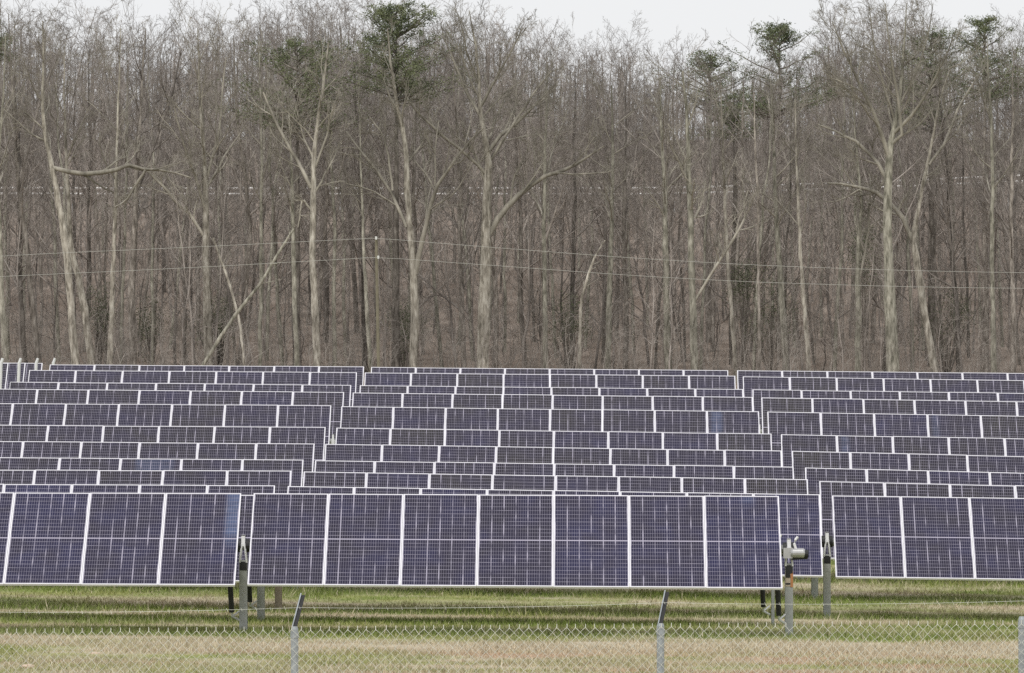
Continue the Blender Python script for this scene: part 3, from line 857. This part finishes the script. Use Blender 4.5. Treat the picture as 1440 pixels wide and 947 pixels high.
# --- the trees of the wood: a few grown once, then copied
def proto_tree(i, H, r, k1, t0, lf, dens, spread, fork=False):
    G = np.random.default_rng(500 + i)
    n = 20
    z = np.linspace(-0.3, H, n)
    w = np.cumsum(G.normal(0, 0.06, (n, 2)), axis=0) * np.linspace(0, 1, n)[:, None] ** 0.5
    ln = G.normal(0, 0.02, 2)
    tr = np.stack([w[:, 0] + ln[0] * z, w[:, 1] + ln[1] * z, z], 1)
    rr = 0.62 * r * np.interp(np.linspace(0, 1, n), [0, 0.05, 0.5, 0.8, 1], [1.25, 1.0, 0.72, 0.36, 0.06])
    lim = None
    if fork:
        P, R = sprout(G, tr[None], rr[None], 3, 0.35, 0.6, (16, 28), 0.5, 0.7, 10, 0.05, 0.05, 0.02, 0.15)
        lim = (P, R)
    root = tree_from('woodland_tree', G, tr, rr, Vector((0, 0, 0)), 'bare brown tree deep in the wood, behind the front line of pale trunks',
                     'bare trees deep in the wood', (M_bark_olive if i in (1, 4, 6) else M_bark), M_twig, k1=k1 + 5, t0=t0 - 0.2, lf=lf, dens=dens, spread=spread, limbs=lim)
    return root
PROTO = [proto_tree(i, *a) for i, a in enumerate((
    (14.5, 0.17, 14, 0.45, 0.24, 1.0, (24, 50)), (13.0, 0.13, 13, 0.42, 0.24, 0.9, (24, 55)), (15.5, 0.21, 10, 0.5, 0.24, 1.0, (28, 55), True),
    (12.0, 0.10, 13, 0.35, 0.24, 0.85, (25, 55)), (14.0, 0.15, 9, 0.5, 0.22, 1.0, (22, 48), True), (11.0, 0.09, 14, 0.3, 0.22, 0.8, (30, 60)),
    (13.5, 0.12, 12, 0.55, 0.2, 1.0, (20, 45)), (12.5, 0.16, 14, 0.4, 0.27, 0.9, (30, 62))))]
def copy_tree(src):
    c = src.copy(); COL.objects.link(c)
    for ch in src.children:
        d = ch.copy(); COL.objects.link(d); d.parent = c
    return c
# skyline of the wood along the picture: how high trees reach (photograph rows)
SKX = [0, 60, 120, 200, 260, 320, 400, 460, 520, 600, 700, 780, 850, 950, 1050, 1120, 1180, 1300, 1380, 1440]
SKY_ = [20, 25, 20, 40, 45, 15, 10, 10, 25, 25, 30, 55, 62, 70, 85, 70, 30, 20, 60, 50]
NW = 195
cnt = 0
used = [False] * len(PROTO)
for k in range(NW):
    u = (k + random.random()) / NW
    D = 268 + 66 * ((k * 0.61803) % 1.0) ** 1.15
    half = 0.0845 * D + 3.0
    x = (2 * u - 1) * half
    px = 720 + x * F / D
    gz = float(ground_z(x, D))
    top = float(np.interp(px, SKX, SKY_)) + random.uniform(0, 62) + (12 if D > 300 else 0)
    H = (CZ + (HY - top) * D / F) - gz
    pi = random.randrange(len(PROTO))
    hp = (14.5, 13, 15.5, 12, 14, 11, 13.5, 12.5)[pi]
    o = PROTO[pi] if not used[pi] else copy_tree(PROTO[pi])
    used[pi] = True
    s = H / hp
    o.location = (x, D, gz)
    o.rotation_euler = (random.gauss(0, 0.02), random.gauss(0, 0.035), random.uniform(0, 6.28))
    o.scale = (0.85 * s + 0.15, 0.85 * s + 0.15, s)

# --- thin saplings between the trunks
def proto_sapling(i, H, r, k1):
    G = np.random.default_rng(900 + i)
    n = 12; z = np.linspace(-0.2, H, n)
    w = np.cumsum(G.normal(0, 0.05, (n, 2)), axis=0)
    tr = np.stack([w[:, 0], w[:, 1], z], 1)[None]; rr = (r * np.linspace(1, 0.15, n))[None]
    out = [tubes(tr, rr, 5)]
    p, q = sprout(G, tr, rr, k1, 0.2, 0.98, (30, 65), 0.2, 0.5, 6, 0.1, 0.04, 0.006); out.append(tubes(p, q, 3))
    p2, q2 = sprout(G, p, q, 5, 0.2, 1, (25, 60), 0.5, 0.6, 4, 0.12, 0.02, TW); out.append(tubes(p2, q2, 3))
    p3, q3 = sprout(G, p2, q2, 3, 0.2, 1, (25, 60), 0.55, 0.7, 3, 0.12, 0.02, TW * 0.8); out.append(tubes(p3, q3, 3))
    v, f = merge(out)
    o = link('sapling', np_mesh('sapling', v, f, M_twig))
    return tag(o, 'thin leafless sapling between the larger trunks of the wood', 'sapling', 'leafless saplings in the wood')
SAP = [proto_sapling(i, *a) for i, a in enumerate(((6.5, 0.045, 16), (5.0, 0.035, 14), (7.5, 0.055, 18), (4.0, 0.03, 14), (8.5, 0.06, 18), (3.0, 0.022, 12)))]
for k in range(270):
    u = (k + random.random()) / 270
    D = 257 + 72 * ((k * 0.7548) % 1.0)
    x = (2 * u - 1) * (0.0845 * D + 2.0)
    o = SAP[k] if k < len(SAP) else SAP[random.randrange(len(SAP))].copy()
    if k >= len(SAP): COL.objects.link(o)
    o.location = (x, D, float(ground_z(x, D)))
    o.rotation_euler = (random.gauss(0, 0.05), random.gauss(0, 0.07), random.uniform(0, 6.28))
    s = random.uniform(0.8, 1.35); o.scale = (s, s, s)

# --- far wood on the top of the slope and the brush on it: nobody could count it
def far_wood():
    G = np.random.default_rng(77)
    out = []
    n = 560
    D = 357 + 65 * G.random(n); x = (G.random(n) * 2 - 1) * (0.0845 * D + 8)
    px = 720 + x * F / D
    top = np.interp(px, SKX, SKY_) + 12 + 75 * G.random(n)
    gz = ground_z(x, D); H = CZ + (HY - top) * D / F - gz
    H = np.clip(H, 4, 30)
    m = 9
    zz = np.linspace(-0.02, 1, m)
    P = np.zeros((n, m, 3)); P[..., 0] = x[:, None]; P[..., 1] = D[:, None]; P[..., 2] = gz[:, None] + zz * H[:, None]
    P[..., :2] += np.cumsum(G.normal(0, 0.06, (n, m, 2)), 1)
    R = (0.07 + 0.10 * G.random(n))[:, None] * np.linspace(1, 0.12, m)
    out.append(tubes(P, R, 5))
    p, r = sprout(G, P, R, 12, 0.25, 0.99, (22, 55), 0.24, 0.5, 6, 0.1, 0.05, 0.012); out.append(tubes(p, r, 3))
    p2, r2 = sprout(G, p, r, 5, 0.15, 1, (25, 60), 0.45, 0.6, 4, 0.12, 0.03, 0.009); out.append(tubes(p2, r2, 3))
    p3, r3 = sprout(G, p2, r2, 4, 0.15, 1, (25, 60), 0.5, 0.7, 3, 0.12, 0.02, 0.007); out.append(tubes(p3, r3, 3))
    return merge(out)
v, q = far_wood()
tag(link('far_wood', np_mesh('far_wood', v, q, M_thicket)), 'mass of distant bare trees crowding the top of the slope', 'woodland', kind='stuff')

def brush():
    G = np.random.default_rng(78)
    n = 2600
    D = 254 + 92 * G.random(n); x = (G.random(n) * 2 - 1) * (0.0845 * D + 3)
    gz = ground_z(x, D)
    H = 0.8 + 2.4 * G.random(n) ** 2
    m = 5; zz = np.linspace(-0.05, 1, m)
    P = np.zeros((n, m, 3)); P[..., 0] = x[:, None]; P[..., 1] = D[:, None]; P[..., 2] = gz[:, None] + zz * H[:, None]
    P[..., :2] += np.cumsum(G.normal(0, 0.10, (n, m, 2)), 1)
    R = (0.010 + 0.014 * G.random(n))[:, None] * np.linspace(1, 0.3, m)
    out = [tubes(P, R, 3)]
    p, r = sprout(G, P, R, 6, 0.1, 1, (25, 65), 0.45, 0.6, 4, 0.14, 0.02, 0.006); out.append(tubes(p, r, 3))
    p2, r2 = sprout(G, p, r, 4, 0.15, 1, (25, 65), 0.55, 0.7, 3, 0.14, 0.0, 0.005); out.append(tubes(p2, r2, 3))
    return merge(out)
v, q = brush()
tag(link('undergrowth', np_mesh('undergrowth', v, q, M_thicket)), 'tangled brown leafless brush on the floor of the wood', 'undergrowth', kind='stuff')

# --- pines
def leaf_cloud(G, centers, radii, count, size, flat=0.6):
    """needle sprays: many small thin triangles round each centre"""
    n = len(centers)
    c = np.repeat(centers, count, 0); rad = np.repeat(radii, count)
    d = G.normal(0, 0.45, (n * count, 3)); d[:, 2] *= flat
    p = c + d * rad[:, None]
    a = G.normal(0, 1, (n * count, 3)); a[:, 2] = np.abs(a[:, 2]) * 0.7; a /= np.linalg.norm(a, axis=1, keepdims=True)
    b = np.cross(a, G.normal(0, 1, a.shape)); b /= np.linalg.norm(b, axis=1, keepdims=True) + 1e-9
    s = size * (0.6 + 0.8 * G.random(n * count))[:, None]
    V = np.stack([p - b * s * 0.22, p + b * s * 0.22, p + a * s], 1)
    return V.reshape(-1, 3), np.arange(len(V) * 3).reshape(-1, 3)

def pine(seed, px, D, top, low, wid, label, skew=0.0, count=60, nb=46):
    G = np.random.default_rng(seed)
    b = at(px, 515, D); gz = float(ground_z(b.x, D)); base = Vector((b.x, D, gz))
    zt = CZ + (HY - top) * D / F - gz; zl = CZ + (HY - low) * D / F - gz; w = wid * D / F
    n = 16; z = np.linspace(-0.3, zt, n)
    tr = np.stack([np.cumsum(G.normal(0, 0.02, n)), np.cumsum(G.normal(0, 0.02, n)), z], 1)
    rr = 0.20 * np.linspace(1, 0.08, n)
    root = empty('pine_tree', base); tag(root, label, 'pine tree', 'pines among the bare trees')
    v, q = tubes(tr[None], rr[None], 8); link('trunk', np_mesh('trunk', v, q, M_bark, True), root)
    P, R = [], []
    cs, rs = [], []
    for k in range(nb):
        t = math.floor(G.random() ** 1.25 * 13) / 13 + 0.075 * G.random(); zb = zl + (zt - zl) * t * 0.97
        L = w * (0.16 + 1.15 * (1 - t) ** 0.7) * (0.5 + 0.6 * G.random())
        az = G.random() * 6.283
        dv = np.array([math.cos(az) + skew, math.sin(az), 0.18 + 0.35 * t])
        x0 = np.array([np.interp(zb, z, tr[:, 0]), np.interp(zb, z, tr[:, 1]), zb])
        path = [x0 + dv * L * s + np.array([0, 0, 0.10 * L * s * s]) + G.normal(0, 0.03, 3) for s in np.linspace(0, 1, 6)]
        P.append(path); R.append(0.035 * np.linspace(1, 0.25, 6))
        for s in np.linspace(0.35, 1.0, 7):
            cs.append(x0 + dv * L * s + np.array([0, 0, 0.10 * L * s * s + 0.05]) + G.normal(0, 0.14, 3) * (1, 1, 0.35)); rs.append((0.27 + 0.26 * G.random()) * (1.1 - 0.5 * t))
    v, q = tubes(np.array(P), np.array(R), 4); link('branches', np_mesh('branches', v, q, M_bark), root)
    v, f = leaf_cloud(G, np.array(cs), np.array(rs), int(count * 1.25), 0.09, 0.6)
    link('crown', np_mesh('crown', v, f, M_needle), root)
pine(1, 556, 264, 12, 150, 88, 'tall dark green pine with layered boughs, behind the pale forked tree', count=34, nb=60)
pine(2, 418, 267, 66, 200, 115, 'broad sparse pine with boughs drooping both ways, left of the tall pine', count=24, nb=54)
pine(3, 1098, 284, 42, 170, 92, 'pine top above the brown wood, right of centre', count=28, nb=50)
pine(4, 1385, 276, 28, 150, 74, 'flat topped pine near the right picture edge', count=30, nb=40)
pine(5, -14, 270, 22, 90, 34, 'pine bough showing at the left picture edge', count=40, nb=20)
pine(6, 1030, 280, 135, 200, 34, 'small dark pine tuft half hidden in the brown wood', count=18, nb=24)
pine(7, 1310, 280, 50, 190, 85, 'faint pine behind the fan crowned tree on the right', count=20, nb=44)
pine(8, 1000, 292, 80, 165, 70, 'low pine top on the skyline, left of the brown wood pine', count=22, nb=36)

# --- evergreen shrubs on the floor of the wood
def shrub(seed, px, py, D, w, h, label):
    G = np.random.default_rng(seed)
    b = at(px, 515, D); gz = float(ground_z(b.x, D)); base = Vector((b.x, D, gz))
    zt = CZ + (HY - py) * D / F - gz
    n = 26
    cs = np.stack([G.normal(0, w * 0.5, n), G.normal(0, w * 0.4, n), np.clip(zt - 0.3 + G.normal(0, h * 0.6, n), 0.2, None)], 1)
    root = empty('evergreen_shrub', base); tag(root, label, 'shrub', 'evergreen shrubs in the wood')
    P = np.stack([np.linspace((0, 0, -0.1), c, 5) for c in cs]); R = np.repeat(np.linspace(0.03, 0.008, 5)[None], n, 0)
    v, q = tubes(P, R, 4); link('stems', np_mesh('stems', v, q, M_bark), root)
    v, f = leaf_cloud(G, cs, np.full(n, 0.55), 80, 0.075, 1.0)
    link('foliage', np_mesh('foliage', v, f, M_holly), root)
for a in ((1, 308, 437, 266, 0.8, 1.1, 'dark evergreen shrub behind the grey tree with the sagging limb'),
          (2, 140, 432, 270, 0.6, 1.0, 'dark evergreen shrub between the crossing left trunks and the slender tree'),
          (3, 570, 450, 266, 0.5, 0.8, 'small green shrub just left of the pale forked trunk'),
          (4, 1085, 425, 270, 1.0, 1.4, 'wide dark evergreen shrub behind the dark reddish trunk'),
          (5, 1215, 350, 268, 0.5, 1.4, 'tall narrow evergreen left of the thickest trunk'),
          (6, 1330, 430, 272, 1.1, 1.4, 'green shrub behind the bent tree near the right'),
          (7, 215, 450, 275, 0.8, 1.0, 'low dim evergreen shrub right of the slender pale tree'),
          (8, 800, 452, 270, 0.8, 0.9, 'low green shrub left of the curved sapling'),
          (9, 1045, 380, 274, 0.5, 1.0, 'olive evergreen behind the thin leaning arm')):
    shrub(*a)

# ------------------------------------------------------------------ pale guard rail on the far embankment
root = empty('guard_rail', at(720, 290, 352)); tag(root, 'long pale double guard rail seen through the trees on the slope', 'guard rail')
pts = [(-200, 264), (200, 265), (620, 265), (900, 265), (1050, 262), (1200, 257), (1440, 247), (1700, 240)]
for dy in (0, 8):
    m = MB(); m.tube([at(x, y + dy, 352) - root.location for x, y in pts], 0.065, 6)
    m.build('rail', M_rail, root)
for x in range(-180, 1690, 94):
    y = float(np.interp(x, [p[0] for p in pts], [p[1] for p in pts])); t = at(x, y, 352.1)
    gz = float(ground_z(t.x, t.y))
    m = MB(); m.box(Vector((t.x, t.y, (t.z + gz - 0.3) / 2)) - root.location, (0.09, 0.06, t.z - gz + 0.3)); m.build('rail_post', M_galv, root)

# ------------------------------------------------------------------ utility pole and overhead wires
PD = 240.0
b = at(533, 515, PD); gz = float(ground_z(b.x, PD))
root = empty('utility_pole', Vector((b.x, PD, gz))); tag(root, 'thin yellowish utility pole in front of the wood', 'utility pole')
tp = at(529, 334, PD)
m = MB(); m.tube([(0, 0, -0.3), tp - root.location], [0.07, 0.055], 10); m.build('shaft', M_pole, root)
for (x, y) in ((529, 335), (532, 362)):
    c = at(x, y, PD - 0.14) - root.location
    m = MB(); m.tube([c + Vector((0, 0, -0.06)), c + Vector((0, 0, 0.06))], [0.035, 0.045], 8); m.tube([c, c + Vector((0.0 if x > 520 else 0.5, 0.12, 0))], 0.018, 6)
    m.build('insulator', M_white, root)
for lab, p in (('upper pale overhead wire sagging both ways from the utility pole', ((-420, 390), (0, 359.5), (250, 349), (529, 335), (700, 349), (960, 368.5), (1200, 379), (1440, 384.5), (1900, 384))),
               ('lower pale overhead wire sagging both ways from the utility pole', ((-420, 410), (0, 389), (250, 378), (532, 362), (700, 374), (960, 393), (1200, 402), (1440, 406.5), (1900, 405)))):
    A = np.array(p, float); xs = np.linspace(-420, 1900, 60)
    # smooth sag
    ys = np.interp(xs, A[:, 0], A[:, 1]); 
    ysm = np.convolve(np.pad(ys, 3, 'edge'), np.ones(7) / 7, 'valid'); keep = np.abs(xs - 530) < 90; ysm[keep] = ys[keep]
    o0 = at(530, 350, PD)
    m = MB(); m.tube([at(x, y, PD - 0.15) - o0 for x, y in zip(xs, ysm)], 0.0066, 5)
    o = m.build('overhead_wire', M_wire); o.location = o0
    tag(o, lab, 'wire', 'overhead wires in front of the wood')

# ------------------------------------------------------------------ chain link fence in front
FD = 52.0
s = FD / F
def ftop(x_m):       # fence top (z) along x, level with the field's slope
    px = 720 + x_m / s
    return CZ + (HY - np.interp(px, [-200, 0, 720, 1440, 1700], [886.5, 884.5, 878.5, 872.0, 870])) * s
root = empty('chain_link_fence', Vector((0, FD, float(ground_z(0, FD)))))
tag(root, 'galvanised chain link fence with a barbed wire strand in front of the field', 'fence')
p = 0.0785
cols_ = np.arange(-150, 151)
nrow = 26
zi = np.arange(nrow * 2 + 1)
paths = []
for c in cols_:
    sgn = 1 if c % 2 == 0 else -1
    xs = c * p / 2 + sgn * np.where(zi % 2 == 0, -p / 4, p / 4)
    paths.append(np.stack([xs, np.where(zi % 2 == 0, -0.003, 0.003), -zi * p * 0.5], 1))
P = np.stack(paths); P[..., 2] += ftop(P[:, 0, 0])[:, None] - 0.03
P[..., 0] += 0.012 * (vnoise(P[..., 0] * 1.7, P[..., 2] * 2.1, 31) - 0.5) + rng.normal(0, 0.003, P.shape[:2]); P[..., 2] += rng.normal(0, 0.002, P.shape[:2])
P += (0, 0, 0)
loc = np.array([0, FD, root.location.z])
v, q = tubes(P + np.array([0, FD, 0]) - loc, np.full(P.shape[:2], 0.0021), 4)
# twisted ends along the top
T0 = P[::2, 0] + np.array([0, FD, 0]) - loc
Pt = np.stack([T0 - [0, 0, 0.004], T0 + [0.002, 0, 0.014], T0 + [0.001, 0, 0.030]], 1)
v2, q2 = tubes(Pt, np.full(Pt.shape[:2], 0.0028), 4)
v, q = merge([(v, q), (v2, q2)])
link('chain_link_mesh', np_mesh('chain_link_mesh', v, q, M_mesh), root)
wpts = []
for px, ty in ((-97, 883), (414, 880.5), (929, 876), (1438, 866.5)):
    x = (px - 720) * s; z = CZ + (HY - ty) * s; gz = float(ground_z(x, FD))
    m = MB(); m.tube([Vector((x, FD + 0.045, gz - 0.2 - root.location.z)) - Vector((0, FD, 0)), Vector((x, 0.045, z - 0.03 - root.location.z)), Vector((x, 0.045, z - 0.005 - root.location.z))], [0.032, 0.032, 0.024], 14)
    po = m.build('fence_post', M_fpost, root)
    m = MB(); m.tube([Vector((x, 0.045, z - 0.10 - root.location.z)), Vector((x, 0.045, z - 0.055 - root.location.z))], 0.036, 14)
    m.build('tension_band', M_fpost, po)
    wz = CZ + (HY - float(np.interp(px, [0, 414, 929, 1438], [861, 855.5, 848.5, 846]))) * s - root.location.z
    wpts.append(Vector((x + 0.036, 0.18, wz)))
    if px > 1400: continue
    a0 = Vector((x + 0.002, 0.045, z - 0.02 - root.location.z)); a1 = a0 + Vector((0.062, 0.26, 0.265))
    d = (a1 - a0).normalized(); sd = Vector((1, 0, 0)); sd = (sd - d * sd.dot(d)).normalized(); nn = d.cross(sd)
    R = Matrix((sd, d, nn)).transposed()
    m = MB(); m.box((a0 + a1) / 2, (0.030, (a1 - a0).length, 0.012), R); m.build('barbed_wire_arm', M_dark, po)
    m = MB(); m.box((a0 + a1) / 2 + sd * -0.0205 - nn * 0.004, (0.009, (a1 - a0).length + 0.01, 0.034), R); m.build('arm_flange', M_fpost, po)
wl_ = []
for a, b in zip(wpts[:-1], wpts[1:]):
    for t in np.linspace(0, 1, 9)[:-1]:
        wl_.append(a.lerp(b, t) - Vector((0, 0, 0.02 * 4 * t * (1 - t))))
wl_.append(wpts[-1]); wl_.append(wpts[-1] + Vector((1.0, 0, 0.01)))
m = MB(); m.tube(wl_, 0.0012, 4)
for i in range(1, 75):
    u = i / 75 * (len(wl_) - 2); k = int(u); c = wl_[k].lerp(wl_[k + 1], u - k)
    m.tube([c + Vector((-0.006, 0.012, 0.014)), c + Vector((0.006, -0.012, -0.014))], 0.0009, 3)
    m.tube([c + Vector((-0.006, -0.012, 0.014)), c + Vector((0.006, 0.012, -0.014))], 0.0009, 3)
m.build('barbed_wire', M_mesh, root)

# ------------------------------------------------------------------ a pale stone in the grass
def stone(px, D, r, label):
    b = at(px, 900, D); gz = float(ground_z(b.x, D))
    G = np.random.default_rng(int(px)); bm_v, n = [], 10
    m = MB()
    rad = [0.01, r * 0.8, r, r * 0.75, 0.01]
    m.tube([(-r * 1.3 + i * r * 0.65, 0, r * 0.25 + 0.01 * i) for i in range(5)], rad, 9)
    for i, v_ in enumerate(m.v): m.v[i] = tuple(np.array(v_) * (1, 0.8, 0.55) + G.normal(0, r * 0.07, 3))
    o = m.build('stone', M_stone); o.location = (b.x, D, gz + r * 0.15)
    tag(o, label, 'stone')
M_stone = metal_mat('pale_stone', (0.58, 0.46, 0.36), 0.85, 0, 0.15, 12)
stone(134, 87.6, 0.055, 'small pale stone lying in the dry grass, lower left')
stone(38, 83.8, 0.07, 'grey white stone at the lower left corner')
